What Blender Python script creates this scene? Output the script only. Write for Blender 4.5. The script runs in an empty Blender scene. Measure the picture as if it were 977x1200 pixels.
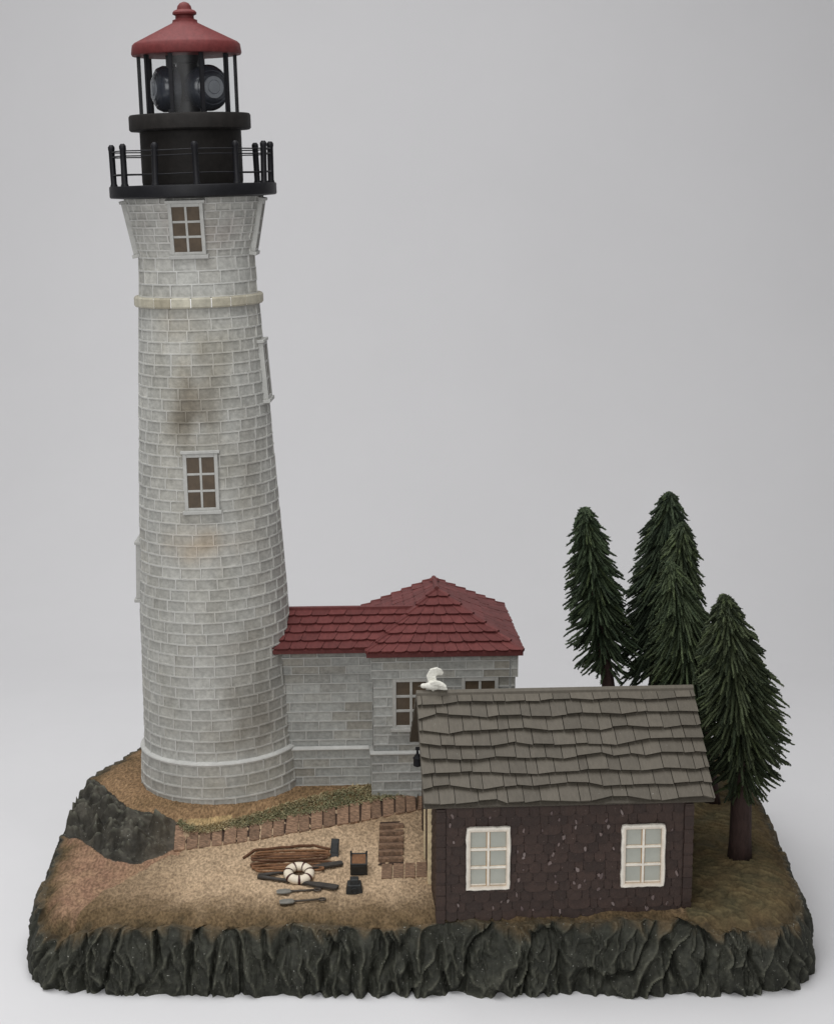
import bpy, math, random
from mathutils import Vector, Matrix, noise, Euler
random.seed(7)
PI = math.pi
scene = bpy.context.scene
COL = scene.collection

# ------------------------------------------------------------------ helpers
def lin(r, g, b, k=1.0):
    o = []
    for c in (r, g, b):
        c /= 255.0
        c = c / 12.92 if c <= 0.04045 else ((c + 0.055) / 1.055) ** 2.4
        o.append(min(0.9, c * k))
    return tuple(o)

def lerp(a, b, t): return a + (b - a) * t
def mix(a, b, t): return tuple(lerp(x, y, t) for x, y in zip(a, b))
def clamp(t, a=0.0, b=1.0): return max(a, min(b, t))
def sstep(a, b, x):
    t = clamp((x - a) / (b - a)); return t * t * (3 - 2 * t)
def pl(pts, x):
    if x <= pts[0][0]: return pts[0][1]
    for (x0, y0), (x1, y1) in zip(pts, pts[1:]):
        if x <= x1: return lerp(y0, y1, (x - x0) / (x1 - x0))
    return pts[-1][1]
def nz(x, y, z, s=1.0): return noise.noise(Vector((x * s, y * s, z * s)))

def mat(name, base=(0.5, 0.5, 0.5), rough=0.6, var=0.15, vscale=3.0, bump=0.15, bscale=12.0, bdist=0.03,
        attr=False, spec=0.35, speck=None, stretch=(1, 1, 1), detail=6.0, bvar=0.0, drybrush=None):
    m = bpy.data.materials.new(name); m.use_nodes = True
    nt = m.node_tree; N = nt.nodes; L = nt.links
    bs = N['Principled BSDF']
    bs.inputs['Roughness'].default_value = rough
    bs.inputs['Specular IOR Level'].default_value = spec
    tc = N.new('ShaderNodeTexCoord'); mp = N.new('ShaderNodeMapping')
    mp.inputs['Scale'].default_value = stretch
    L.new(tc.outputs['Object'], mp.inputs['Vector'])
    if attr:
        a = N.new('ShaderNodeAttribute'); a.attribute_name = 'Col'; src = a.outputs['Color']
    else:
        a = N.new('ShaderNodeRGB'); a.outputs[0].default_value = (*base, 1); src = a.outputs[0]
    n1 = N.new('ShaderNodeTexNoise'); n1.inputs['Scale'].default_value = vscale; n1.inputs['Detail'].default_value = 5
    n1.inputs['Roughness'].default_value = 0.65
    L.new(mp.outputs[0], n1.inputs['Vector'])
    n2 = N.new('ShaderNodeTexNoise'); n2.inputs['Scale'].default_value = bscale; n2.inputs['Detail'].default_value = detail
    n2.inputs['Roughness'].default_value = 0.6
    L.new(mp.outputs[0], n2.inputs['Vector'])
    mr = N.new('ShaderNodeMapRange'); mr.inputs['From Min'].default_value = 0.3; mr.inputs['From Max'].default_value = 0.7
    mr.inputs['To Min'].default_value = 1 - var; mr.inputs['To Max'].default_value = 1 + var
    L.new(n1.outputs['Fac'], mr.inputs['Value'])
    vm = N.new('ShaderNodeVectorMath'); vm.operation = 'SCALE'
    L.new(src, vm.inputs[0]); L.new(mr.outputs[0], vm.inputs['Scale'])
    out = vm.outputs[0]
    if bvar:
        m2 = N.new('ShaderNodeMapRange'); m2.inputs['From Min'].default_value = 0.35; m2.inputs['From Max'].default_value = 0.65
        m2.inputs['To Min'].default_value = 1 - bvar; m2.inputs['To Max'].default_value = 1 + bvar
        L.new(n2.outputs['Fac'], m2.inputs['Value'])
        v2 = N.new('ShaderNodeVectorMath'); v2.operation = 'SCALE'
        L.new(out, v2.inputs[0]); L.new(m2.outputs[0], v2.inputs['Scale']); out = v2.outputs[0]
    if speck:
        col, scale, lo = speck
        n3 = N.new('ShaderNodeTexNoise'); n3.inputs['Scale'].default_value = scale; n3.inputs['Detail'].default_value = 2
        L.new(tc.outputs['Object'], n3.inputs['Vector'])
        r3 = N.new('ShaderNodeMapRange'); r3.inputs['From Min'].default_value = lo; r3.inputs['From Max'].default_value = lo + 0.05
        L.new(n3.outputs['Fac'], r3.inputs['Value'])
        mx = N.new('ShaderNodeMix'); mx.data_type = 'RGBA'
        L.new(r3.outputs[0], mx.inputs['Factor']); L.new(out, mx.inputs[6]); mx.inputs[7].default_value = (*col, 1)
        out = mx.outputs[2]
    if drybrush:
        col, lo, hi, amt = drybrush
        g = N.new('ShaderNodeNewGeometry')
        r4 = N.new('ShaderNodeMapRange'); r4.inputs['From Min'].default_value = lo; r4.inputs['From Max'].default_value = hi
        r4.inputs['To Max'].default_value = amt
        L.new(g.outputs['Pointiness'], r4.inputs['Value'])
        mx = N.new('ShaderNodeMix'); mx.data_type = 'RGBA'
        L.new(r4.outputs[0], mx.inputs['Factor']); L.new(out, mx.inputs[6]); mx.inputs[7].default_value = (*col, 1)
        out = mx.outputs[2]
    L.new(out, bs.inputs['Base Color'])
    if bump:
        b = N.new('ShaderNodeBump'); b.inputs['Strength'].default_value = bump; b.inputs['Distance'].default_value = bdist
        L.new(n2.outputs['Fac'], b.inputs['Height']); L.new(b.outputs[0], bs.inputs['Normal'])
    return m

class MB:
    def __init__(s): s.v = []; s.f = []; s.m = []; s.c = []
    def p(s, q, c=(1, 1, 1)):
        s.v.append(tuple(q)); s.c.append(c); return len(s.v) - 1
    def face(s, ids, m=0): s.f.append(tuple(ids)); s.m.append(m)
    def poly(s, pts, m=0, c=(1, 1, 1)): s.face([s.p(q, c) for q in pts], m)
    def box(s, x0, x1, y0, y1, z0, z1, m=0, c=(1, 1, 1), M=None, taper=1.0):
        P = []
        cx, cy = (x0 + x1) / 2, (y0 + y1) / 2
        for z, k in ((z0, 1.0), (z1, taper)):
            for x, y in ((x0, y0), (x1, y0), (x1, y1), (x0, y1)):
                q = Vector((cx + (x - cx) * k, cy + (y - cy) * k, z))
                P.append(s.p(M @ q if M else q, c))
        for f in ((3, 2, 1, 0), (4, 5, 6, 7), (0, 1, 5, 4), (1, 2, 6, 5), (2, 3, 7, 6), (3, 0, 4, 7)):
            s.face([P[i] for i in f], m)
    def prism(s, pts, d, m=0, c=(1, 1, 1)):
        n = len(pts); d = Vector(d)
        a = [s.p(Vector(q), c) for q in pts]; b = [s.p(Vector(q) + d, c) for q in pts]
        s.face(a[::-1], m); s.face(b, m)
        for i in range(n):
            j = (i + 1) % n; s.face((a[i], a[j], b[j], b[i]), m)
    def lathe(s, prof, n=48, m=0, c=(1, 1, 1), M=None, cap=True):
        rings = []
        for r, z in prof:
            ring = []
            for i in range(n):
                a = 2 * PI * i / n
                q = Vector((r * math.cos(a), r * math.sin(a), z))
                ring.append(s.p(M @ q if M else q, c))
            rings.append(ring)
        for A, B in zip(rings, rings[1:]):
            for i in range(n):
                j = (i + 1) % n; s.face((A[i], A[j], B[j], B[i]), m)
        if cap:
            s.face(rings[0][::-1], m); s.face(rings[-1], m)
    def tube(s, pts, rad, n=6, m=0, c=(1, 1, 1), cap=True):
        pts = [Vector(q) for q in pts]; rings = []
        if not isinstance(rad, (list, tuple)): rad = [rad] * len(pts)
        up = Vector((0.13, 0.27, 1)).normalized()
        for i, q in enumerate(pts):
            t = (pts[min(i + 1, len(pts) - 1)] - pts[max(i - 1, 0)]).normalized()
            a = t.cross(up)
            if a.length < 1e-3: a = t.cross(Vector((1, 0, 0)))
            a.normalize(); b = t.cross(a)
            rings.append([s.p(q + (a * math.cos(2 * PI * k / n) + b * math.sin(2 * PI * k / n)) * rad[i], c) for k in range(n)])
        for A, B in zip(rings, rings[1:]):
            for i in range(n):
                j = (i + 1) % n; s.face((A[j], A[i], B[i], B[j]), m)
        if cap: s.face(rings[0], m); s.face(rings[-1][::-1], m)
    def build(s, name, mats, parent=None, smooth=False, off=None, bevel=0, attr=True):
        me = bpy.data.meshes.new(name)
        if off is not None: s.v = [(a - off[0], b - off[1], c - off[2]) for a, b, c in s.v]
        me.from_pydata(s.v, [], s.f)
        if not isinstance(mats, (list, tuple)): mats = [mats]
        for m in mats: me.materials.append(m)
        me.polygons.foreach_set('material_index', s.m)
        me.polygons.foreach_set('use_smooth', [bool(smooth)] * len(s.f))
        if attr:
            at = me.color_attributes.new('Col', 'FLOAT_COLOR', 'POINT')
            flat = []
            for c in s.c: flat.extend((c[0], c[1], c[2], 1.0))
            at.data.foreach_set('color', flat)
        me.update()
        o = bpy.data.objects.new(name, me); COL.objects.link(o)
        if parent: o.parent = parent
        if bevel:
            b = o.modifiers.new('b', 'BEVEL'); b.width = bevel; b.segments = 2; b.limit_method = 'ANGLE'; b.angle_limit = 0.6
        if smooth == 'auto':
            for p_ in me.polygons: p_.use_smooth = True
            e = o.modifiers.new('es', 'EDGE_SPLIT'); e.split_angle = math.radians(38)
        return o

def tag(o, label=None, cat=None, group=None, kind=None):
    if label: o['label'] = label
    if cat: o['category'] = cat
    if group: o['group'] = group
    if kind: o['kind'] = kind
    return o
def thing(name, label, cat, loc=(0, 0, 0), rot=(0, 0, 0), group=None):
    o = bpy.data.objects.new(name, None); COL.objects.link(o)
    o.location = loc; o.rotation_euler = rot; o.empty_display_size = 0.3
    return tag(o, label, cat, group)

# ------------------------------------------------------------------ camera, light, world
cam = bpy.data.cameras.new('camera'); co = bpy.data.objects.new('camera', cam); COL.objects.link(co)
TH = math.atan(388 / 2000.0)
co.location = (0, -56, 24); co.rotation_euler = (PI / 2 - TH, 0, 0)
cam.sensor_fit = 'VERTICAL'; cam.sensor_height = 24.0; cam.lens = 24.0 * 2000.0 / 1200.0
cam.clip_start = 1.0; cam.clip_end = 1000
scene.camera = co
w = bpy.data.worlds.new('World'); scene.world = w; w.use_nodes = True
w.node_tree.nodes['Background'].inputs[0].default_value = (1.0, 0.99, 0.985, 1)
w.node_tree.nodes['Background'].inputs[1].default_value = 0.24
def area(name, loc, target, sx, sy, power, col=(1, 1, 1)):
    l = bpy.data.lights.new(name, 'AREA'); l.shape = 'RECTANGLE'; l.size = sx; l.size_y = sy; l.energy = power; l.color = col
    o = bpy.data.objects.new(name, l); COL.objects.link(o); o.location = loc
    d = Vector(target) - Vector(loc); o.rotation_euler = d.to_track_quat('-Z', 'Y').to_euler()
area('overhead_softbox', (-9, -5, 54), (0, 0, 3), 52, 36, 23500)
area('front_softbox', (-16, -72, 38), (0, -2, 12), 44, 34, 17500)
scene.view_settings.view_transform = 'Standard'; scene.view_settings.look = 'None'
scene.view_settings.exposure = 0; scene.view_settings.gamma = 1

# ------------------------------------------------------------------ setting
M_table = mat('white_board', (0.738, 0.735, 0.748), 0.65, var=0.015, vscale=0.15, bump=0.03, bscale=6, speck=((0.35, 0.34, 0.33), 3.1, 0.80))
M_back = mat('white_paper', (0.738, 0.735, 0.748), 0.65, var=0.015, vscale=0.1, bump=0.0)
mb = MB()
mb.poly([(-110, -90, 0), (110, -90, 0), (110, 26, 0), (-110, 26, 0)])
tag(mb.build('tabletop', M_table), kind='structure', label='white table surface under the lighthouse model')
mb = MB(); prof = [(26, 0)]
for i in range(1, 25):
    a = i / 24 * PI / 2 * 0.96; prof.append((26 + 26 * math.sin(a), 26 * (1 - math.cos(a))))
prof.append((prof[-1][0] + 4, 90))
ids = [[mb.p((x, y, z)) for x in (-110, 110)] for y, z in prof]
for A, B in zip(ids, ids[1:]): mb.face((A[0], A[1], B[1], B[0]))
tag(mb.build('backdrop', M_back, smooth=True), kind='structure', label='plain pale grey seamless backdrop rising behind the model')

# ------------------------------------------------------------------ terrain
YB = [(-12.2, -1.8), (-11.2, -2.5), (-10.0, -3.9), (-9.0, -4.3), (-8.0, -3.4), (-6.7, -3.09), (-5.3, -2.62), (-3.95, -2.08), (-2.55, -1.53), (-1.1, -.96), (.2, -.39), (4, 1.0), (7, 3), (13, 8)]
YT = [(-12.2, 2.4), (-11.2, 1.2), (-10.7, 0.2), (-9.6, -1.5), (-8.1, -2.4), (-7.6, -2.84), (-6.7, -2.48), (-5.36, -1.98), (-4, -1.34), (-2.58, -.74), (-1.13, -.14), (.2, .46), (4, 2.2), (7, 4), (13, 9)]
YS = [(-12.2, -9.5), (-10.9, -8.6), (-10.4, -7.6), (-9.8, -6.05), (-8.9, -4.95), (-8.0, -3.6)]
def zlow(y): return min(2.1 + 0.1 * (y + 7.6), 2.9)
def ground(x, y):
    b = pl(YB, x); t = pl(YT, x)
    zb = zlow(b) if x > -8.5 else lerp(zlow(b), zlow(b) - .15, clamp((-8.5 - x)))
    zt = lerp(3.25, zlow(b) + 0.33, sstep(-8.3, -6.9, x))
    if y < b: z = zlow(y) - (0.12 * sstep(0, .6, b - y) * sstep(0, .5, y - pl(YS, x)) if x < -7.8 else 0)
    elif y < t: z = lerp(zb, zt, (y - b) / (t - b))
    else: z = lerp(zt, 3.32, sstep(0, 1.0, y - t))
    if x > 3.5: z = lerp(z, zlow(y), sstep(3.5, 6.0, x))
    return z

C_sand = lin(186, 162, 134, 1.05); C_sandd = lin(100, 84, 64, 1.0); C_terr = lin(148, 120, 90, 1.02); C_path = lin(142, 112, 92, 1.0)
C_rock = lin(54, 52, 46, .82); C_rockl = lin(96, 92, 82, .95); C_cliff = lin(52, 53, 46, .82); C_cliffl = lin(98, 98, 86, .95)
C_grass = lin(84, 78, 58, .98); C_brown = lin(104, 86, 60, 1.05)

base = thing('diorama_base', 'dark rocky slab with sand and dry grass that carries the whole lighthouse scene', 'model base', (0, -.5, 0))
NA, NR, NL = 1500, 240, 64
cx0, cy0 = 0.0, -0.5
def outline(a):
    A, B, e = 12.3, 8.1, 9.0
    ca, sa = math.cos(a), math.sin(a)
    r = (abs(ca / A) ** e + abs(sa / B) ** e) ** (-1 / e)
    x, y = cx0 + .1 + r * ca, cy0 + r * sa
    k = 0.10 * nz(x, y, 3.3, .5) + .06 * nz(x, y, 1.3, 1.3)
    if x < 0: k -= 1.5 * sstep(0.5, 6.5, y)
    return x + k * ca, y + k * sa
# angle table with even arc length
dense = [outline(2 * PI * i / 6000) for i in range(6001)]
acc = [0]
for p0, p1 in zip(dense, dense[1:]): acc.append(acc[-1] + math.hypot(p1[0] - p0[0], p1[1] - p0[1]))
outl = []; j = 0
for i in range(NA):
    s = acc[-1] * i / NA
    while acc[j + 1] < s: j += 1
    outl.append(dense[j])
def vor(x, y, z):
    d, _ = noise.voronoi(Vector((x, y, z)))
    return d[0], d[1] - d[0]
_fr = random.Random(77); FL = [0.0]
while FL[-1] < 400: FL.append(FL[-1] + _fr.uniform(.28, 1.05))
FA = [_fr.uniform(.35, 1.0) for _ in FL]
import bisect
def flute(a):
    """sharp ridges and creases of uneven width along the rim"""
    a = a % 390 + 2; k = bisect.bisect(FL, a) - 1; q = (a - FL[k]) / (FL[k + 1] - FL[k])
    pk = .3 + .4 * FA[k]
    return FA[k] * (q / pk if q < pk else (1 - q) / (1 - pk))
def facet(x, y, z, k, kz):
    """chiselled height: the upper envelope of tilted planes, one per Voronoi cell"""
    q = Vector((x * k, y * k, z * kz * k)); d, P = noise.voronoi(q)
    best = -9
    for p_ in P:
        cv = noise.cell_vector(p_ * 7.13); tilt = noise.cell_vector(p_ * 3.71 + Vector((5, 1, 2)))
        h = (cv.x - .5) * .5 + (q - p_).dot(Vector((tilt.x - .5, tilt.y - .5, tilt.z - .5))) * 2.0 - (q - p_).length * .75
        best = max(best, h)
    return best + .2, d[1] - d[0]

LBL = []
rim = []
for i, (x, y) in enumerate(outl):
    dx, dy = x - cx0, y - cy0; L_ = math.hypot(dx, dy)
    # outward normal from neighbours
    p0 = outl[i - 1]; p1 = outl[(i + 1) % NA]
    nx, ny = (p1[1] - p0[1]), -(p1[0] - p0[0]); l = math.hypot(nx, ny) or 1; nx /= l; ny /= l
    rim.append((x, y, nx, ny))
def rimtop(i):
    x, y, nx, ny = rim[i]
    sd = abs(nx)
    ins = lerp(.50 + (.42 * sstep(-1, 1.5, x) * sstep(9.5, 8, x) if y < 0 else 0), .30 if x < 0 else .42, sd) + .12 * nz(x, y, 9, .6)
    rx, ry = x - nx * ins, y - ny * ins
    rz = ground(rx, ry) - .16 + .16 * nz(x, y, 5, 1.1)
    if ry < -6.5: rz -= .42 * sstep(-8.8, -11.3, rx) + .28 * sstep(9.6, 11.6, rx)
    return rx, ry, rz
tops = [rimtop(i) for i in range(NA)]
grid = []
for k in range(NL):
    t = k / (NL - 1); row = []
    for i in range(NA):
        x, y, nx, ny = rim[i]; rx, ry, rz = tops[i]
        tt = t ** 1.35
        px, py = lerp(x, rx, tt), lerp(y, ry, tt)
        pz = rz * (1 - (1 - t) ** 1.08) if t < 1 else rz
        sd = abs(nx)
        bulge = .10 * math.sin(PI * min(1, t * 1.05))
        along = px * -ny + py * nx
        wx = px + .35 * nz(px, py, pz, .7); wy = py + .35 * nz(px + 9, py, pz, .7); wz = pz + .3 * nz(px, py, pz + 7, .9)
        env = (0.6 + .4 * math.sin(PI * clamp(t * .75 + .2)))
        al = acc[-1] * i / NA + .26 * nz(px, py, pz * .8 + 4, 1.1) + .12 * nz(px, py, pz, 2.6)
        zz = pz + .35 * nz(px, py, 5, .8)
        fa = flute(al * 1.0) * (.75 + .5 * nz(px, py, pz * .5, .8))
        fb = flute(al * .85 + .55 * zz + 20) * (.75 + .7 * nz(px, py, pz * .6 + 9, .7))
        fc = flute(al * .9 - .6 * zz + 63) * (.75 + .7 * nz(px, py, pz * .6 + 19, .7))
        fd = flute(al * 2.3 + .4 * zz + 111)
        fe = flute(zz * .7 + .5 * nz(px, py, pz, .6) + .12 * al + 7)
        vv = abs(nz(px * .95, py * .95, pz * .3, 1.0)); cut = .30 * math.exp(-(vv / .07) ** 2)
        disp = .58 * max(fa, fb * .9, fc * .9) + .15 * fd + .12 * fe * max(fb, fc) - .34 - cut + .03 * nz(px, py, pz, 5) + .015 * nz(px, py, pz, 11)
        disp *= env * lerp(1.0, .5, sd)
        px += nx * (disp + bulge); py += ny * (disp + bulge)
        pz += .05 * nz(px, py, pz, 2.2) * env * (0 if k == 0 else 1)
        lt = .45 * sstep(.62, .95, max(fa, fb * .9, fc * .9)) * max(0, .4 + nz(px, py, pz, 2.4)) + .35 * max(0, nz(px, py, pz, 1.1)) * (.4 + .6 * t) + .25 * max(0, nz(px, py, pz, 3.7))
        c = mix(C_cliff, C_cliffl, clamp(lt))
        br = sstep(.74, 1.0, t + .12 * nz(px, py, pz, 1.6) + .35 * (max(fa, fb * .9, fc * .9) - .6) - .5 * cut)
        c = mix(c, C_brown, br * (.55 if not (px < -9.5 and py > -3.2) else .1))
        row.append(((px, py, pz), c, 'rock_cliff'))
    grid.append(row)
top = grid[-1]
for k in range(1, NR + 1):
    s = 1 - (k / NR) ** 1.0 * .995; row = []
    for i in range(NA):
        (tx, ty, tz), c0, _ = top[i]
        e_ = (1 - s) * math.hypot(tops[i][0] - cx0, tops[i][1] - cy0) * abs(rim[i][2] * (tx - cx0) + rim[i][3] * (ty - cy0)) / max(math.hypot(tx - cx0, ty - cy0), .01)
        bl_ = 1 - sstep(.0, .34, e_); ux, uy = lerp(tops[i][0], tx, bl_), lerp(tops[i][1], ty, bl_)
        px = cx0 + (ux - cx0) * s; py = cy0 + (uy - cy0) * s
        R_ = math.hypot(tx - cx0, ty - cy0); e = (1 - s) * R_ * (abs(rim[i][2] * (tx - cx0) + rim[i][3] * (ty - cy0)) / max(R_, .01))
        g = ground(px, py)
        pz = lerp(tz, g, sstep(0, .75, e))
        b = pl(YB, px); t_ = pl(YT, px)
        n1 = nz(px, py, 0, 2.3); n2 = nz(px, py, 4, 6)
        lab = 'sandy_ground'
        c = C_sand
        b_ = b + .12 * n1; tq = t_ + .14 * n1
        if px < 3.6 and py > tq:
            lab = 'dry_grass_bank'; c = mix(C_terr, mix(C_terr, C_brown, .7), clamp(.3 + .8 * nz(px, py, 2, 1.2)))
            if abs(py - t_ - .25) < .3 and -7.6 < px < -6.2: c = mix(c, lin(190, 166, 120), .6)
            pz += .025 * nz(px * 2.5, py, 0, 4)
        elif px < -7.75 and py > b_:
            lab = 'rock_outcrop'
            d1, cr = vor(px * 1.15, py * 1.15, pz * 1.2); d2, cr2 = vor(px * 2.6, py * 2.6, pz * 2)
            q = sstep(0, .5, py - b) * sstep(0, .35, t_ - py) * sstep(-7.75, -8.4, px)
            a1 = abs(nz(px, py * 1.2, 1, .95)); a2 = abs(nz(px + 4, py, 6, 2.1))
            pz += q * (.85 * (.30 - a1) + .45 * (.22 - a2) + .75 * (min(cr, .4) - .16) + .40 * (min(cr2, .25) - .1) + .05 * nz(px, py, 1, 5) + .06)
            c = mix(C_rock, C_rockl, clamp(.15 + .5 * sstep(.3, .55, cr) * .6 + .35 * nz(px, py, 2, 3)))
            if px > -9.3: c = mix(c, lin(96, 86, 72), .35 * sstep(-9.3, -8.3, px))
        elif px < -7.7 and py > pl(YS, px) + .12 * n1:
            lab = 'dirt_path'
            pz += .05 * nz(px * .6 + py * .5, py * .3 - px * .4, 0, 6)
            c = mix(C_path, lin(158, 130, 104), clamp(.3 + .7 * nz(px, py, 1, 2.4)))
        elif px > 8.2 or (px > 3.6 and py > -1.5):
            lab = 'grassy_slope'
            c = mix(C_grass, mix(C_brown, C_grass, .3), clamp(.4 + .8 * nz(px, py, 2, 1.6)))
            wv = math.sin((px * .5 + py * .9 + 1.6 * nz(px, py, 3, .7) + .35 * nz(px, py, 3, 3.0)) * 13.0 + 10 * math.hypot(px - 10.9, py + 5.9 + .5 * n1)) * clamp(.6 + 1.2 * nz(px, py, 6, 2.2))
            pz += .06 * wv
            c = mix(c, lin(136, 122, 88), .4 * clamp(wv))
        else:
            pz += .035 * nz(px, py, 0, 5.5) + .02 * n2 + .05 * nz(px, py, 0, 1.1)
            q = clamp(.35 + .9 * nz(px, py, 1, .8) + .35 * n1)
            c = mix(C_sand, lin(140, 116, 90, .98), clamp(q * .35 + .55 * sstep(2.2, 5.5, math.hypot((px + 4.2) * .75, (py + 4.6) * 1.1))))
            c = mix(c, tuple(v * .7 for v in c), .3 * sstep(.1, .5, n2))
            c = mix(c, C_sandd, .45 * sstep(-6.2, -8.8, px + .4 * n1))
            c = mix(c, C_sandd, .75 * sstep(.4, -1.4, py + 7.2 + .5 * nz(px, py, 7, 1.1)) if False else .0)
        # worn painted fringe along the rim
        jag = e + .42 * nz(px, py, 2, 1.9) + .2 * nz(px, py, 5, 5)
        far = 2.5 if (lab == 'sandy_ground') else .9
        c = mix(mix(C_sandd, C_brown, .5), c, sstep(.1, far, jag - .1)) if lab in ('sandy_ground', 'dirt_path') else (c if lab == 'rock_outcrop' else mix(mix(C_brown, C_cliff, .3), c, sstep(.0, far, jag)))
        if lab != 'rock_outcrop': c = mix(mix(C_cliff, C_brown, .35), c, sstep(-.05, .45, jag))
        if e < .22: lab = 'rock_cliff'
        if k == 1: c = mix(c0, c, .4)
        row.append(((px, py, pz), c, lab))
    grid.append(row)

M_ground = mat('painted_ground', attr=True, rough=.85, var=.12, vscale=3, bump=1.0, bscale=12, bdist=.09, spec=.12, bvar=.32, detail=3, stretch=(1, .55, .8))
M_bank = mat('painted_dry_grass', attr=True, rough=.85, var=.25, vscale=4, bump=.9, bscale=7, bdist=.11, spec=.15, bvar=.42, stretch=(2.2, .9, 1))
M_slope = mat('painted_green_grass', attr=True, rough=.85, var=.2, vscale=4, bump=.3, bscale=12, bdist=.04, spec=.15, bvar=.2)
M_rock = mat('painted_rock', attr=True, rough=.72, var=.3, vscale=2.5, bump=.4, bscale=9, bdist=.05, spec=.25, bvar=.2,
             speck=(lin(150, 150, 142), 16, .70), drybrush=(lin(112, 112, 98), .52, .60, .5))
GM = {'rock_cliff': M_rock, 'rock_outcrop': M_rock, 'sandy_ground': M_ground, 'dirt_path': M_ground, 'dry_grass_bank': M_bank, 'grassy_slope': M_slope}
parts = {k: (MB(), {}) for k in GM}
def gv(lab, k, i):
    m, d = parts[lab]
    key = k * NA + i
    if key not in d: d[key] = m.p(grid[k][i][0], grid[k][i][1])
    return d[key]
for k in range(len(grid) - 1):
    for i in range(NA):
        j_ = (i + 1) % NA
        lab = grid[k + 1][i][2] if k >= NL - 1 else 'rock_cliff'
        parts[lab][0].face([gv(lab, k, i), gv(lab, k, j_), gv(lab, k + 1, j_), gv(lab, k + 1, i)])
# closing cap in the middle and the flat underside
lab = grid[-1][0][2]
parts[lab][0].face([gv(lab, len(grid) - 1, i) for i in range(NA)])
parts['rock_cliff'][0].face([gv('rock_cliff', 0, i) for i in range(NA)][::-1])
for lab, (m, d) in parts.items():
    if m.f: m.build(lab, GM[lab], base, smooth=(lab != 'rock_cliff'), off=(0, -.5, 0))
del parts, grid

# ------------------------------------------------------------------ grass verge (uncountable) beside the boardwalk
mb = MB(); rg = random.Random(3)
for i in range(6500):
    x = rg.uniform(-7.9, 1.6); wd = lerp(.32, 1.25, sstep(-8, 0, x)); q = rg.random()
    y = pl(YT, x) - .06 + wd * q
    z = ground(x, y)
    L_ = rg.uniform(.11, .23); a = rg.gauss(-.7, .7); tilt = rg.uniform(.35, 1.2)
    d = Vector((math.cos(a) * math.sin(tilt), math.sin(a) * math.sin(tilt), math.cos(tilt)))
    sd = Vector((-math.sin(a), math.cos(a), 0)) * rg.uniform(.016, .030)
    p0 = Vector((x, y, z - .02)); p1 = p0 + d * L_ * .6; p2 = p0 + d * L_ + Vector((0, 0, -.05))
    k = clamp(rg.random() * .6 + .5 * nz(x, y, 0, .9) + (.5 if (-7.4 < x < -6.3) else 0) + (.35 if q > .75 else 0))
    c = mix(lin(122, 124, 96, 1.45), lin(172, 154, 120, 1.4), k * .8)
    a_ = mb.p(p0 - sd, c); b_ = mb.p(p0 + sd, c); c_ = mb.p(p1 + sd * .8, c); d_ = mb.p(p1 - sd * .8, c); e_ = mb.p(p2, c)
    mb.face((a_, b_, c_, d_)); mb.face((d_, c_, e_))
M_blade = mat('grass_blade', attr=True, rough=.8, var=.2, vscale=5, bump=0)
tag(mb.build('grass_verge', M_blade), kind='stuff', label='strip of short olive grass along the plank boardwalk', cat='grass')

# ------------------------------------------------------------------ boardwalk and steps
M_plank = mat('red_brown_plank', attr=True, rough=.75, var=.3, vscale=4, bump=.5, bscale=8, bdist=.05, stretch=(1, 3, 1), bvar=.3)
C_pl = lin(134, 107, 86, 1.0)
mb = MB(); rg = random.Random(11); x = -7.95
while x < 0.45:
    wpl = rg.uniform(.36, .44); xm = x + wpl / 2
    yb, yt = pl(YB, xm) - .04, pl(YT, xm) + .02
    slope = (pl(YB, xm + .2) - pl(YB, xm - .2)) / .4
    zb, zt = ground(xm, yb) + .0, ground(xm, yt) + .0
    h = .042 + rg.uniform(-.01, .012)
    kk = rg.uniform(.75, 1.12); c = tuple(v * kk for v in C_pl)
    g = .024; pts = []
    skew = rg.uniform(-.05, .05)
    for (xx, yy, zz, up) in ((x + g, yb + (x - xm) * slope, zb, 0), (x + wpl - g, yb + (x + wpl - xm) * slope, zb, 0),
                         (x + wpl - g + skew - .02, yt + (x + wpl - xm) * slope, zt, 0), (x + g + skew - .02, yt + (x - xm) * slope, zt, 0)):
        pts.append(Vector((xx, yy, zz)))
    lo = [mb.p(q - Vector((0, 0, .1)), c) for q in pts]; hi = [mb.p(q + Vector((0, -.02, h)), c) for q in pts]
    mb.face(hi)
    for i in range(4): mb.face((lo[i], lo[(i + 1) % 4], hi[(i + 1) % 4], hi[i]))
    x += wpl
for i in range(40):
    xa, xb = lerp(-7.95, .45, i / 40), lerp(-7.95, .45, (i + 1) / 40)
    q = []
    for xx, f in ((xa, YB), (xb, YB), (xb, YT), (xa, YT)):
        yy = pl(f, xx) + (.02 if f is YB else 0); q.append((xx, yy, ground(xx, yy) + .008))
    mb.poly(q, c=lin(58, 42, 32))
bw = mb.build('boardwalk', M_plank, bevel=.02)
tag(bw, 'red brown plank boardwalk curving along the foot of the grass strip', 'boardwalk')
st = thing('wooden_steps', 'short flight of brown wooden steps leading down to the sand beside the shed', 'steps', (-.84, -4.4, ground(-.84, -4.4)))
o_ = tuple(st.location)
for k in range(6):
    y0 = -1.55 - k * .46; z0 = ground(-.84, y0 - .25)
    mb = MB(); kk = rg.uniform(.75, 1.0); c = tuple(v * kk for v in C_pl)
    M = Matrix.Translation((-.84, y0 - .22, z0)) @ Matrix.Rotation(rg.uniform(-.05, .03) + .1, 4, 'Z') @ Matrix.Rotation(-.16, 4, 'X')
    mb.box(-.40, .40, -.15, .16, -.1, .13, c=c, M=M)
    mb.build('tread', M_plank, st, off=o_, bevel=.025)
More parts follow.
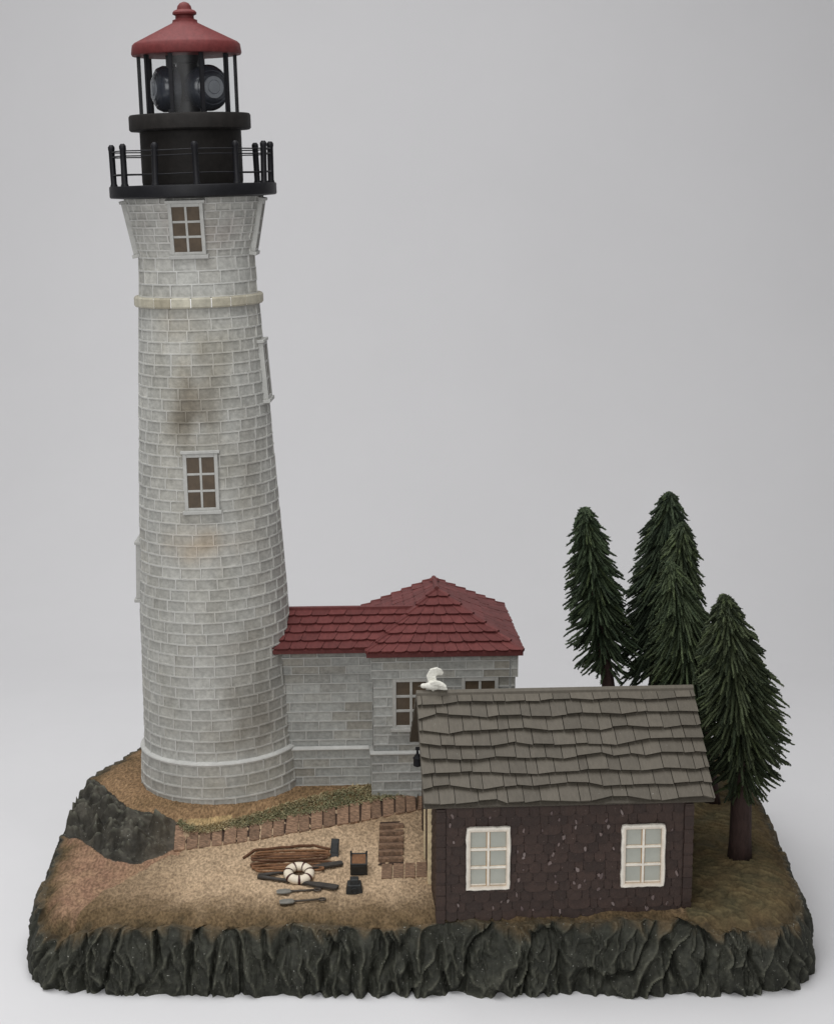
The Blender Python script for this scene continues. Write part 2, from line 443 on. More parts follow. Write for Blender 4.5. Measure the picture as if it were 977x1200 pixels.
mb = MB(); zb_ = ground(-.84, -2.9); mb.poly([(-1.25, -4.4, ground(-1.25, -4.4) + .03), (-.43, -4.3, ground(-.43, -4.3) + .03), (-.43, -1.3, ground(-.43, -1.5) + .03), (-1.25, -1.4, ground(-1.25, -1.5) + .03)], c=lin(58, 42, 32)); mb.build('backing', M_plank, st, off=o_)
mb = MB()
for k in range(4):
    x0 = -1.14 + k * .37; kk = rg.uniform(.72, .95); c = tuple(v * kk for v in C_pl)
    z0 = ground(x0, -4.8)
    M = Matrix.Translation((x0 + .18, -4.78 + k * .05, z0)) @ Matrix.Rotation(.1, 4, 'X')
    mb.box(-.165, .165, -.48, .45, -.1, .05, c=c, M=M)
mb.build('landing', M_plank, st, off=o_, bevel=.02)

# ------------------------------------------------------------------ masonry
M_brick = mat('painted_brick', attr=True, rough=.65, var=.15, vscale=3.5, bump=.5, bscale=8, bdist=.04, spec=.25, bvar=.13)
MORT = lin(190, 190, 186, 1.02)
M_mort = mat('white_mortar', attr=True, rough=.6, var=.12, vscale=3, bump=.15, bscale=12)
M_trim = mat('white_trim', lin(174, 174, 170, 1.0), rough=.55, var=.12, vscale=4, bump=.15, bscale=10)
M_cream = mat('cream_band', attr=True, rough=.6, var=.18, vscale=5, bump=.3, bscale=9)
M_pane = mat('brown_pane', lin(86, 73, 58, .9), rough=.35, var=.25, vscale=3, bump=.1, bscale=5, spec=.4)
M_red = mat('dark_red_roof', attr=True, rough=.6, var=.18, vscale=4, bump=.4, bscale=8, bdist=.03, spec=.2, stretch=(2, 1, 1))
M_black = mat('black_paint', (.007, .007, .009), rough=.5, var=.3, vscale=3, bump=.15, bscale=10, spec=.25)
M_blackbrown = mat('brown_black_paint', (.012, .0105, .0095), rough=.65, var=.3, vscale=3, bump=.2, bscale=8, spec=.2)

def brickwork(mb, S, rows, L, colf, mo=.05, depth=.035, sub=2, rg=random, stainf=lambda u, v: MORT, mulf=None):
    """S(u, v, d) -> point; rows: (v0, v1, u0, u1, nominal length). Mortar stands proud of the brick faces."""
    for ri, (v0, v1, u0, u1, bl, wrap) in enumerate(rows):
        n = max(1, round((u1 - u0) / bl)); ln = (u1 - u0) / n
        offs = (0.5 if ri % 2 else 0.0) * ln + rg.uniform(-.1, .1) * ln
        edges = []
        if wrap: edges = [(u0 + offs + i * ln, u0 + offs + (i + 1) * ln) for i in range(n)]
        else:
            e = [u0] + [u0 + offs + i * ln for i in range(0, n + 1) if u0 + .12 < u0 + offs + i * ln < u1 - .12] + [u1]
            edges = list(zip(e, e[1:]))
        for a, b in edges:
            um, vm = (a + b) / 2, (v0 + v1) / 2
            c = colf(um, vm); d = -depth * rg.uniform(.7, 1.25)
            mu = mo / 2 * rg.uniform(.75, 1.25); mv = mo / 2 * rg.uniform(.75, 1.2)
            def loop(a0, b0, v00, v11, dd, cc):
                def col(uu, vv):
                    if not mulf: return cc
                    q = mulf(uu, vv); return (cc[0] * q[0], cc[1] * q[1], cc[2] * q[2])
                bot = [mb.p(S(lerp(a0, b0, i / sub), v00, dd), col(lerp(a0, b0, i / sub), v00)) for i in range(sub + 1)]
                topp = [mb.p(S(lerp(a0, b0, i / sub), v11, dd), col(lerp(a0, b0, i / sub), v11)) for i in range(sub + 1)]
                return bot, topp
            W = stainf(um, vm)
            A = loop(a, b, v0, v1, 0, W); B = loop(a + mu, b - mu, v0 + mv, v1 - mv, 0, W)
            C2 = loop(a + mu + .012, b - mu - .012, v0 + mv + .012, v1 - mv - .012, d, c)
            B2 = loop(a + mu, b - mu, v0 + mv, v1 - mv, 0, c)
            for X, Y, m in ((A, B, 0), (B2, C2, 1)):
                for i in range(sub):
                    mb.face((X[0][i], X[0][i + 1], Y[0][i + 1], Y[0][i]), m)
                    mb.face((Y[1][i], Y[1][i + 1], X[1][i + 1], X[1][i]), m)
                mb.face((X[0][0], Y[0][0], Y[1][0], X[1][0]), m)
                mb.face((Y[0][-1], X[0][-1], X[1][-1], Y[1][-1]), m)
            for i in range(sub): mb.face((C2[0][i], C2[0][i + 1], C2[1][i + 1], C2[1][i]), 1)

C_br = lin(173, 173, 168, 1.03)
def window(name, parent, M, w, h, cols=2, rows=3, fr=.12, d=.10, bar=.075, mf=M_trim, mp=M_pane, sill=True, lint=True, off=None, lab=None):
    """window mesh = surround and glazing bars; children: pane, sill, lintel. M: x right, y out, z up, origin bottom centre."""
    mb = MB()
    def bx(m_, x0, x1, z0, z1, y0, y1): m_.box(x0, x1, y0, y1, z0, z1, M=M)
    bx(mb, -w / 2, -w / 2 + fr, 0, h, -.3, d); bx(mb, w / 2 - fr, w / 2, 0, h, -.3, d)
    bx(mb, -w / 2 + fr, w / 2 - fr, 0, fr * .8, -.3, d - .004); bx(mb, -w / 2 + fr, w / 2 - fr, h - fr, h, -.3, d - .004)
    iw, ih = w - 2 * fr, h - 1.8 * fr
    for i in range(1, cols): x = -iw / 2 + iw * i / cols; bx(mb, x - bar / 2, x + bar / 2, fr * .8, h - fr, -.2, d - .02)
    for i in range(1, rows): z = fr * .8 + ih * i / rows; bx(mb, -w / 2 + fr, w / 2 - fr, z - bar / 2, z + bar / 2, -.2, d - .03)
    wn = mb.build(name, mf, parent, off=off, bevel=.012)
    if lab: wn['label'] = lab
    mb = MB(); bx(mb, -w / 2 + .02, w / 2 - .02, .02, h - .02, -.25, max(.006, d - .085)); mb.build('pane', mp, wn, off=off)
    if sill:
        mb = MB(); bx(mb, -w / 2 - .07, w / 2 + .07, -.12, 0.0, -.3, d + .055); mb.build('sill', mf, wn, off=off, bevel=.015)
    if lint:
        mb = MB(); bx(mb, -w / 2 - .07, w / 2 + .07, h, h + .1, -.3, d + .045); mb.build('lintel', mf, wn, off=off, bevel=.015)
    return wn

# ------------------------------------------------------------------ lighthouse (local frame: tower foot at the origin)
TZ = 3.25
LEAN = -0.0268
lh = thing('lighthouse', 'tall tapering grey white brick lighthouse with black gallery and red lantern roof', 'lighthouse', (-6.85, 1.55, TZ), (0, LEAN, 0))
PROF = [(-.15, 2.88), (1.45, 2.80), (1.451, 2.70), (2.05, 2.665), (6.4, 2.565), (9.45, 2.415), (13.15, 2.225), (16.65, 2.02), (17.05, 1.985), (18.3, 1.93), (18.7, 2.0), (20.3, 2.32)]
def TR(z): return pl(PROF, z)
def TS(u, z, d, R=None):  # u is an angle
    r = (TR(z) if R is None else R) + d
    return Vector((r * math.sin(u), -r * math.cos(u), z))
STAIN = [(-.1, 14.8, .7, 1.2, .25, (.72, .68, .58)), (.75, 10.2, .3, 1.8, .25, (.66, .62, .56)), (-.75, 5.2, .35, 2.4, .22, (.74, .71, .64)), (.25, 2.4, .5, .7, .25, (.66, .62, .55)), (.15, .7, .6, .5, .2, (.74, .68, .56)), (.05, 12.4, .5, 2.2, .40, (.62, .58, .50)), (-.5, 11.0, .3, 2.5, .18, (.7, .66, .58)), (.5, 4.2, .35, 1.6, .42, (.6, .56, .5)), (-.6, 3.0, .3, 1.2, .2, (.7, .67, .6)), (.1, 7.2, .4, 1.2, .22, (.72, .66, .55)), (.3, 15.6, .6, .7, .22, (.75, .7, .6)), (.0, 13.6, .35, 1.6, .5, (.55, .50, .45)), (-.2, 13.0, .22, .5, .35, (.5, .47, .42)), (.45, 19.2, .45, .8, .30, (.62, .52, .5)), (-.45, 19.4, .35, .8, .22, (.7, .58, .55)), (.0, 8.9, .45, .5, .4, (.95, .72, .5)),
         (.62, 2.9, .4, 1.0, .42, (.5, .46, .42)), (.5, 5.4, .25, .5, .3, (.6, .55, .5)), (.8, 12.0, .2, 2.0, .25, (.6, .56, .52)), (-.3, 16.2, .3, .5, .25, (.8, .7, .55)), (.75, 8.0, .2, 1.2, .2, (.6, .55, .5))]
rg = random.Random(21)
def towercol(u, z):
    while u > PI: u -= 2 * PI
    k = rg.uniform(.92, 1.06) * (1 + .12 * nz(u * 2, z * .6, 1, 1.0))
    c = tuple(v * k for v in C_br)
    w_ = clamp(nz(u * 1.5, z * .35, 9, 1.2) * .3)
    return mix(c, tuple(a * b for a, b in zip(c, (1.0, .9, .76))), w_)
def mortcol(u, z):
    while u > PI: u -= 2 * PI
    c = (1.0, 1.0, 1.0)
    m_ = .75 + .9 * nz(u * 3, z * .9, 2, 1.3)
    for (u0, z0, su, sz, amt, tint) in STAIN:
        e_ = ((u - u0) / su) ** 2 + ((z - z0) / sz) ** 2
        if e_ > 5: continue
        c = mix(c, tuple(a * b for a, b in zip(c, tint)), clamp(math.exp(-e_) * amt * 1.75 * m_))
    return c
def rows_between(z0, z1, hgt, bl, wrap=True):
    n = max(1, round((z1 - z0) / hgt)); o = []
    for i in range(n):
        a, b = lerp(z0, z1, i / n), lerp(z0, z1, (i + 1) / n)
        r = TR((a + b) / 2); nb = round(2 * PI * r / bl)
        o.append((a, b, -PI, PI, 2 * PI / nb, True))
    return o
mb = MB()
def TS2(u, z, d): return TS(u, z, d)
# brick length and mortar widths are angles in u: pass an angular scale by wrapping S
def scaledS(scale):
    return lambda u, z, d: TS(u / scale, z, d)
def course(mb, z0, z1, hgt, bl):
    n = max(1, round((z1 - z0) / hgt))
    for i in range(n):
        a, b = lerp(z0, z1, i / n), lerp(z0, z1, (i + 1) / n); r = TR((a + b) / 2)
        tot = 2 * PI * r; sft = rg.random() * bl
        brickwork(mb, lambda u, z, d, r=r: TS(u / r, z, d), [(a, b, -tot / 2 + sft, tot / 2 + sft, bl, True)], 0, lambda u, z, r=r: towercol(u / r, z), mo=.044, depth=.030, rg=rg, mulf=lambda u, z, r=r: mortcol(u / r, z))
course(mb, 1.46, 16.72, .372, .70)
course(mb, 17.04, 18.32, .41, .72)
course(mb, 18.32, 20.28, .245, .52)
tw = mb.build('tower_wall', [M_mort, M_brick], lh)
mb = MB(); course(mb, -.12, 1.40, .38, .76)
# sloped cream ledge ring on top of the plinth
n = 72
for z0, r0, z1, r1 in ((1.40, 2.80, 1.43, 2.82), (1.43, 2.82, 1.47, 2.80), (1.47, 2.80, 1.52, 2.66)):
    for i in range(n):
        a, b = 2 * PI * i / n, 2 * PI * (i + 1) / n
        mb.poly([(r0 * math.sin(a), -r0 * math.cos(a), z0), (r0 * math.sin(b), -r0 * math.cos(b), z0), (r1 * math.sin(b), -r1 * math.cos(b), z1), (r1 * math.sin(a), -r1 * math.cos(a), z1)], 0, MORT)
mb.build('plinth', [M_mort, M_brick], lh)
# cream stone band
mb = MB(); nb = 20
for i in range(nb):
    a0, a1 = 2 * PI * i / nb + .008, 2 * PI * (i + 1) / nb - .008
    k = rg.uniform(.82, 1.05); c = tuple(v * k for v in lin(184, 180, 164, 1.0)); c = mix(c, lin(140, 130, 108), rg.random() ** 3 * .7)
    for q in range(4):
        u0, u1 = lerp(a0, a1, q / 4), lerp(a0, a1, (q + 1) / 4)
        pr = [(1.9, 16.70), (2.11, 16.70), (2.15, 16.75), (2.15, 16.99), (2.11, 17.04), (1.9, 17.04)]
        for (r0, z0), (r1, z1) in zip(pr, pr[1:]):
            mb.poly([TS(u0, z0, 0, r0), TS(u1, z0, 0, r0), TS(u1, z1, 0, r1), TS(u0, z1, 0, r1)], 0, c)
    for u in (a0, a1): mb.poly([TS(u, z, 0, r) for r, z in pr], 0, c)
mb.lathe([(2.125, 16.72), (2.125, 17.02)], 72, cap=False)
mb.build('stone_band', M_cream, lh)
# windows: M maps x right, y out, z up
def tw_mat(u, z0, z1, out=.0):
    r0, r1 = TR(z0), TR(z1); p0 = TS(u, z0, out); p1 = TS(u, z1, out)
    zax = (p1 - p0).normalized(); xax = Vector((math.cos(u), math.sin(u), 0)); yax = xax.cross(zax)
    M = Matrix((xax, yax, zax)).transposed().to_4x4(); M.translation = p0
    return M
wz = [(.03, 10.1, 11.98, 1.14, 'window halfway up the front of the tower'), (.0, 18.42, 20.1, 1.13, 'window under the gallery facing front'),
      (PI / 2, 18.42, 20.1, 1.13, 'window under the gallery seen edge on at right'), (-PI / 2, 18.42, 20.1, 1.13, 'window under the gallery seen edge on at left'),
      (PI / 2 - .03, 13.5, 15.4, 1.14, 'window high on the right flank of the tower'), (-PI / 2 + .03, 6.75, 8.65, 1.14, 'window low on the left flank of the tower')]
for u, z0, z1, ww, lb in wz:
    window('window', lh, tw_mat(u, z0, z1, .01), ww, z1 - z0, d=.05, lab=lb)

# gallery
mb = MB(); mb.lathe([(2.3, 20.22), (2.70, 20.25), (2.74, 20.28), (2.745, 20.33), (2.745, 20.60), (2.725, 20.64), (1.5, 20.66)], 80)
mb.build('gallery_deck', M_black, lh, smooth='auto')
rl = MB()
for z in (21.0, 21.58, 21.74):
    pts = [(2.58 * math.sin(a), -2.58 * math.cos(a), z + .01 * math.sin(5 * a)) for a in [2 * PI * i / 72 for i in range(73)]]
    rl.tube(pts, .022, 5, cap=False)
rail = rl.build('railing', M_black, lh, smooth=True)
for k in range(12):
    a = math.radians(k * 30 + 10)
    mb = MB(); P0 = Vector((2.58 * math.sin(a), -2.58 * math.cos(a), 20.64))
    mb.lathe([(.125, 0), (.115, .05), (.10, .08), (.10, 1.15), (.112, 1.19), (.112, 1.27), (.06, 1.34)], 10, M=Matrix.Translation(P0) @ Matrix.Rotation(rg.uniform(-.03, .03), 4, 'X') @ Matrix.Rotation(rg.uniform(-.03, .03), 4, 'Y'))
    mb.build('post', M_black, rail, smooth='auto')
mb = MB(); mb.lathe([(1.64, 20.64), (1.66, 20.75), (1.66, 22.42)], 64); mb.build('drum', M_blackbrown, lh, smooth='auto')
mb = MB(); mb.lathe([(1.6, 22.36), (1.94, 22.38), (1.99, 22.43), (1.99, 22.84), (1.95, 22.90), (1.5, 22.91)], 72); mb.build('lantern_floor', M_blackbrown, lh, smooth='auto')
LH0, LH1 = 22.90, 24.86
for k in range(10):
    a = math.radians(k * 36 - 12)
    mb = MB(); M = Matrix.Translation((1.57 * math.sin(a), -1.57 * math.cos(a), 0)) @ Matrix.Rotation(a, 4, 'Z')
    mb.box(-.06, .06, -.05, .07, LH0, LH1, M=M); mb.build('glazing_bar', M_black, lh)
g = bpy.data.materials.new('lantern_glass'); g.use_nodes = True; nt = g.node_tree; nt.nodes.clear()
o1 = nt.nodes.new('ShaderNodeOutputMaterial'); tr = nt.nodes.new('ShaderNodeBsdfTransparent'); gl = nt.nodes.new('ShaderNodeBsdfGlossy'); mx = nt.nodes.new('ShaderNodeMixShader'); fr_ = nt.nodes.new('ShaderNodeFresnel')
fr_.inputs[0].default_value = 1.22; gl.inputs['Roughness'].default_value = .25; tr.inputs[0].default_value = (.96, .97, .97, 1)
mx.inputs[0].default_value = .018; nt.links.new(tr.outputs[0], mx.inputs[1]); nt.links.new(gl.outputs[0], mx.inputs[2]); nt.links.new(mx.outputs[0], o1.inputs[0])
mb = MB(); mb.lathe([(1.60, LH0), (1.60, LH1)], 64, cap=False); mb.build('glass', g, lh, smooth=True)
mb = MB(); mb.lathe([(.42, LH0), (.42, 23.3), (.36, 23.35), (.36, 24.5), (.5, 24.55), (.5, LH1)], 24)
mb.box(-.62, -.42, -.5, -.4, LH0, LH1); mb.box(.42, .55, -.5, -.4, LH0, LH1)
mb.build('lamp_column', M_black, lh, smooth='auto')
M_lens = mat('smoky_lens', (.03, .034, .045), rough=.22, var=.2, vscale=2, bump=0, spec=.6)
M_lens2 = mat('pale_bullseye', (.20, .21, .23), rough=.25, var=.2, vscale=2, bump=0, spec=.6)
for sx, ang in ((-1, -1.15), (1, .62)):
    M = Matrix.Translation((sx * .60, -.15, 23.72)) @ Matrix.Rotation(ang, 4, 'Z') @ Matrix.Rotation(PI / 2, 4, 'X')
    mb = MB(); mb.lathe([(.5, -.3), (.72, -.2), (.74, .2), (.66, .38), (.55, .45), (.52, .44), (.46, .5), (.3, .53)], 40, M=M)
    ln = mb.build('lens', M_lens, lh, smooth='auto')
    mb = MB(); mb.lathe([(.36, .50), (.35, .55), (.24, .56), (.22, .54), (.2, .57), (.02, .60)], 32, M=M); mb.build('bullseye', M_lens2, ln, smooth='auto')
# red cap
RC = lin(108, 48, 48, .75)
mb = MB(); mb.lathe([(1.5, 24.76), (1.76, 24.78), (1.79, 24.84), (1.75, 25.11), (1.68, 25.18), (.42, 25.80), (.40, 25.84), (.40, 25.89), (.30, 25.93), (.30, 26.03), (.385, 26.07), (.39, 26.13), (.34, 26.19), (.24, 26.23), (.22, 26.33), (.15, 26.42), (.06, 26.46), (.01, 26.47)], 72, c=RC)
mb.build('lantern_roof', M_red, lh, smooth='auto')

# ------------------------------------------------------------------ tile generator
def tiles(mb, P00, P10, P01, P11, rows, tw, th, rg, col, rnd=.15, gap=.018, wave=None, wjit=0.0, m=0, over=.12, capt=1.0, under=.06):
    P00, P10, P01, P11 = map(Vector, (P00, P10, P01, P11))
    nrm = (P10 - P00).cross((P01 + P11) / 2 - (P00 + P10) / 2).normalized()
    def S(s, t, d): return lerp2(lerp2(P00, P10, s), lerp2(P01, P11, s), t) + nrm * d
    for k in range(rows):
        t0, t1 = k / rows * capt, (k + 1) / rows * capt
        wl = ((P10 - P00).length * (1 - t0) + (P11 - P01).length * t0)
        n = max(1, round(wl / tw)); es = [0.0]
        sh = .5 if k % 2 else 0
        xs = sorted(set([0.0] + [clamp((i + sh + rg.uniform(-wjit, wjit)) / n) for i in range(n + 1)] + [1.0]))
        xs = [x_ for i, x_ in enumerate(xs) if i == 0 or x_ - xs[i - 1] > .2 / n or x_ == 1.0]
        dt = t1 - t0
        for a, b in zip(xs, xs[1:]):
            if b - a < .1 / n: continue
            c = col(rg); g_ = gap / max(wl, .01); a2, b2 = a + g_ / 2, b - g_ / 2; w_ = b2 - a2
            lo0 = wave(a * wl, k) if wave else 0; lo1 = wave(b * wl, k) if wave else 0
            jit = rg.uniform(-.03, .03) * dt
            if rnd: bp = [(a2, t0 + rnd * dt * .8), (a2 + w_ * .08, t0 + rnd * dt * .25), (a2 + w_ * .25, t0 + jit), (b2 - w_ * .25, t0 + jit), (b2 - w_ * .08, t0 + rnd * dt * .25), (b2, t0 + rnd * dt * .8)]
            else: bp = [(a2, t0 + lo0 * dt + jit), (b2, t0 + lo1 * dt + jit)]
            t1e = min(1.0, t1 + over * dt)
            lift = th * rg.uniform(.85, 1.15)
            hi = [mb.p(S(s, t, lift * clamp((t1e - t) / (t1e - t0), 0, 1) + .012), c) for s, t in bp]
            ua, ub = mb.p(S(a2, t1e, .008), c), mb.p(S(b2, t1e, .008), c)
            mb.face(hi + [ub, ua], m)
            uc = under * dt
            lo = [mb.p(S(s, t + uc, -.03), c) for s, t in bp]
            for i in range(len(bp) - 1): mb.face((lo[i], lo[i + 1], hi[i + 1], hi[i]), m)
            la, lb = mb.p(S(a2, t1e, -.02), c), mb.p(S(b2, t1e, -.02), c)
            mb.face((la, lo[0], hi[0], ua), m); mb.face((lo[-1], lb, ub, hi[-1]), m)
def lerp2(a, b, t): return a + (b - a) * t
rg = random.Random(5)
RT = lin(114, 62, 60, .82)
def redcol(r): k = r.uniform(.85, 1.12); return tuple(v * k for v in RT)

# ------------------------------------------------------------------ keeper's house: square pavilion and passage to the tower
HO = (.95, 3.7, 3.2)
kh = thing('keeper_house', 'grey brick keepers house with red tiled hip roof joined to the tower by a passage', 'house', (HO[0] - .19, HO[1], HO[2]), (0, 0, math.radians(3.2)))
HMORT = lin(172, 172, 168, 1.0)
C_bh = lin(156, 157, 153, 1.0)
def hcol(u, v):
    k = rg.uniform(.84, 1.1); c = tuple(q * k for q in C_bh)
    s = clamp(nz(u * .9, v * .9, 14, 1.1) * 1.4)
    return mix(c, tuple(a * b for a, b in zip(c, (.8, .70, .58))), s * .6)
def wall_rows(u0, u1, z0, z1, hgt=.345, bl=.98):
    n = round((z1 - z0) / hgt); return [(lerp(z0, z1, i / n), lerp(z0, z1, (i + 1) / n), u0, u1, bl, False) for i in range(n)]
X0, X1, Y0, Y1 = -1.5, 3.37, .22, 6.15
ZF, ZP, ZFR, ZE = 3.0, 4.62, 7.33, 8.22
PF = .85
mb = MB()
# core
mb.box(X0 + .06, X1 - .06, Y0 + .06, Y1 - .06, ZF, ZE, 0, MORT)
def front(y, x0, x1, z0, z1, d=0, **k): brickwork(mb, lambda u, v, dd: Vector((u, y - d - dd, v)), wall_rows(x0, x1, z0, z1, **k), 0, hcol, mo=.042, depth=.028, sub=1, rg=rg, stainf=lambda u, v: HMORT)
def side(x, sgn, y0, y1, z0, z1, d=0):
    if sgn > 0: brickwork(mb, lambda u, v, dd: Vector((x + d + dd, u, v)), wall_rows(y0, y1, z0, z1), 0, hcol, mo=.042, depth=.028, sub=1, rg=rg, stainf=lambda u, v: HMORT)
    else: brickwork(mb, lambda u, v, dd: Vector((x - d - dd, y0 + y1 - u, v)), wall_rows(y0, y1, z0, z1), 0, hcol, mo=.042, depth=.028, sub=1, rg=rg, stainf=lambda u, v: HMORT)
def rear(y, x0, x1, z0, z1, d=0): brickwork(mb, lambda u, v, dd: Vector((x0 + x1 - u, y + d + dd, v)), wall_rows(x0, x1, z0, z1), 0, hcol, mo=.042, depth=.028, sub=1, rg=rg, stainf=lambda u, v: HMORT)
for z0, z1, d in ((ZF, ZP, .07), (ZP, ZFR, 0.0), (ZFR, ZE, .08)):
    front(Y0, X0 - d, X1 - .2, z0, z1, d); front(Y0, X1 - .17, X1 + d, z0, z1, d, bl=.3)
    side(X1, 1, Y0 - d, Y1 + d, z0, z1, d); side(X0, -1, Y0 - d, Y1 + d, z0, z1, d); rear(Y1, X0 - d, X1 + d, z0, z1, d)
mb.box(X0 - .07, X1 + .07, Y0 - .07, Y1 + .07, ZFR - .001, ZFR + .02, 0, MORT); 
mb.build('wall', [M_mort, M_brick], kh, off=HO)
mb = MB()
# moulding over the plinth, in four butted lengths
pf = [(0, 0), (.12, .0), (.14, .03), (.13, .07), (.02, .12), (0, .12)]
mb.prism([(X0 - .12, Y0 - q, ZP + z) for q, z in pf], (X1 - X0 + .24, 0, 0))
mb.prism([(X1 + q, Y0, ZP + z) for q, z in pf], (0, Y1 - Y0, 0))
mb.prism([(X0 - q, Y0, ZP + z) for q, z in pf][::-1], (0, Y1 - Y0, 0))
mb.build('plinth_moulding', M_trim, kh, off=HO)
mb = MB()
mb.box(-6.3, X0 - .1, PF + .06, 3.7, ZF, ZE, 0, MORT)
for z0, z1, d in ((ZF, ZP, .07), (ZP, ZFR, 0.0), (ZFR, ZE, .05)): 
    front(PF, -6.2, X0 - (.07 if d == .07 else 0) - .005, z0, z1, d); rear(3.7, -6.2, X0, z0, z1, d)
mb.prism([(-6.2, PF - q, ZP + z) for q, z in pf], (6.2 + X0 - .14, 0, 0), 0, MORT)
mb.build('passage_wall', [M_mort, M_brick], kh, off=HO)
M_house_trim = mat('grey_trim', lin(168, 167, 162, 1.0), rough=.55, var=.15, vscale=4, bump=.15, bscale=10)
for xc in (-.21, 2.15):
    window('window', kh, Matrix.Translation((xc, Y0, 5.56)) @ Matrix.Rotation(PI, 4, 'Z') @ Matrix.Scale(-1, 4, (1, 0, 0)), 1.26, 1.76, fr=.12, d=.07, bar=.09, mf=M_house_trim, off=HO, lint=False)
window('window', kh, Matrix.Translation((X1, 3.7, 5.56)) @ Matrix.Rotation(-PI / 2, 4, 'Z'), 1.26, 1.76, fr=.12, d=.07, bar=.09, mf=M_house_trim, off=HO, lint=False)
# roof
EX0, EX1, EY0, EY1, EZ = -1.73, 3.60, -.03, 6.4, 8.27
AX, AY0, AY1, AZ = .82, 2.62, 4.1, 9.87
mb = MB(); c = RT
sl = [(EX0, EY0, EZ), (EX1, EY0, EZ), (EX1, EY1, EZ), (EX0, EY1, EZ)]
a_, b_ = Vector((AX, AY0, AZ)), Vector((AX, AY1, AZ)); S_ = [Vector(q) for q in sl]
mb.poly([S_[0], S_[1], a_], c=c); mb.poly([S_[1], S_[2], b_, a_], c=c); mb.poly([S_[2], S_[3], b_], c=c); mb.poly([S_[3], S_[0], a_, b_], c=c)
mb.poly(S_[::-1], c=c)
# fascia
mb.box(EX0, EX1, EY0, EY1, EZ - .14, EZ + .005, c=tuple(v * .75 for v in RT))
w_ = .05
tiles(mb, S_[0], S_[1], a_ - Vector((w_, 0, 0)), a_ + Vector((w_, 0, 0)), 7, .46, .085, rg, redcol)
tiles(mb, S_[1], S_[2], a_, b_, 7, .46, .085, rg, redcol)
tiles(mb, S_[2], S_[3], b_ + Vector((w_, 0, 0)), b_ - Vector((w_, 0, 0)), 7, .46, .085, rg, redcol)
tiles(mb, S_[3], S_[0], b_, a_, 7, .46, .085, rg, redcol)
for p0, p1 in ((S_[0], a_), (S_[1], a_), (S_[2], b_), (S_[3], b_)):
    for i in range(7):
        q0, q1 = lerp2(p0, p1, i / 7), lerp2(p0, p1, (i + 1.05) / 7)
        mb.tube([q0 + Vector((0, 0, .045)), q1 + Vector((0, 0, -.005))], [.085, .06], 6, c=redcol(rg))
mb.tube([a_ + Vector((0, -.1, .03)), b_ + Vector((0, .1, .03))], .09, 8, c=redcol(rg))
mb.lathe([(.2, 9.87), (.16, 9.95), (.02, 10.0)], 8, c=RT, M=Matrix.Translation((AX, AY1 - .2, 0)))
mb.build('roof', M_red, kh, off=HO)
mb = MB()
PY0, PYR, PY1, PZ0, PZR = .38, 2.2, 4.1, 8.31, 9.31
PA, PB = -6.5, .1
mb.prism([(PA, PY0, PZ0), (PA, PYR, PZR), (PA, PY1, PZ0)][::-1], (-1.76 - PA + 1.6, 0, 0), c=RT)
mb.box(PA, -1.78, PY0, PY1, PZ0 - .12, PZ0 + .004, c=tuple(v * .75 for v in RT))
tiles(mb, (PA, PY0, PZ0), (PB - 1.2, PY0, PZ0), (PA, PYR, PZR), (PB, PYR, PZR), 5, .56, .085, rg, redcol)
tiles(mb, (PB, PY1, PZ0), (PA, PY1, PZ0), (PB, PYR, PZR), (PA, PYR, PZR), 5, .56, .085, rg, redcol)
mb.box(PA, PB + .1, PYR - .1, PYR + .1, PZR - .03, PZR + .07, c=RT)
mb.build('passage_roof', M_red, kh, off=HO)

# ------------------------------------------------------------------ shed
SO = (.58, -7.6, 2.0)
sh = thing('shingled_shed', 'dark brown shingled shed with grey plank roof and two white windows', 'shed', SO, (0, 0, math.radians(4)))
W, D, H, RZ = 7.8, 5.9, 3.55, 6.10
M_shing = mat('dark_shingle', attr=True, rough=.55, var=.22, vscale=4, bump=.4, bscale=8, bdist=.04, spec=.4, speck=(lin(120, 104, 98), 19, .72))
M_sroof = mat('grey_shake', attr=True, rough=.6, var=.12, vscale=3, bump=.4, bscale=7, bdist=.03, spec=.3, stretch=(3, 1, 1), speck=(lin(150, 146, 140), 13, .745))
C_dk = lin(62, 46, 39, .85)
def dk(r): k = r.uniform(.75, 1.2); return tuple(v * k for v in C_dk)
rg = random.Random(31)
mb = MB()
mb.prism([(.06, .06, 0), (.06, D - .06, 0), (.06, D - .06, H), (.06, D / 2, RZ - .05), (.06, .06, H)][::-1], (W - .12, 0, 0), c=C_dk)
tiles(mb, (.3, .055, -.05), (W - .3, .055, -.05), (.3, .055, H), (W - .3, .055, H), 12, .44, .05, rg, dk, rnd=.6, gap=.012, wjit=.3)
tiles(mb, (W - .3, D - .055, -.05), (.3, D - .055, -.05), (W - .3, D - .055, H), (.3, D - .055, H), 12, .44, .05, rg, dk, rnd=.6, gap=.012, wjit=.3)
tiles(mb, (W - .055, .3, -.05), (W - .055, D - .3, -.05), (W - .055, .3, H), (W - .055, D - .3, H), 12, .44, .05, rg, dk, rnd=.6, gap=.012, wjit=.3)
tiles(mb, (.055, D - .3, -.05), (.055, .3, -.05), (.055, D - .3, H), (.055, .3, H), 12, .44, .05, rg, dk, rnd=.6, gap=.012, wjit=.3)
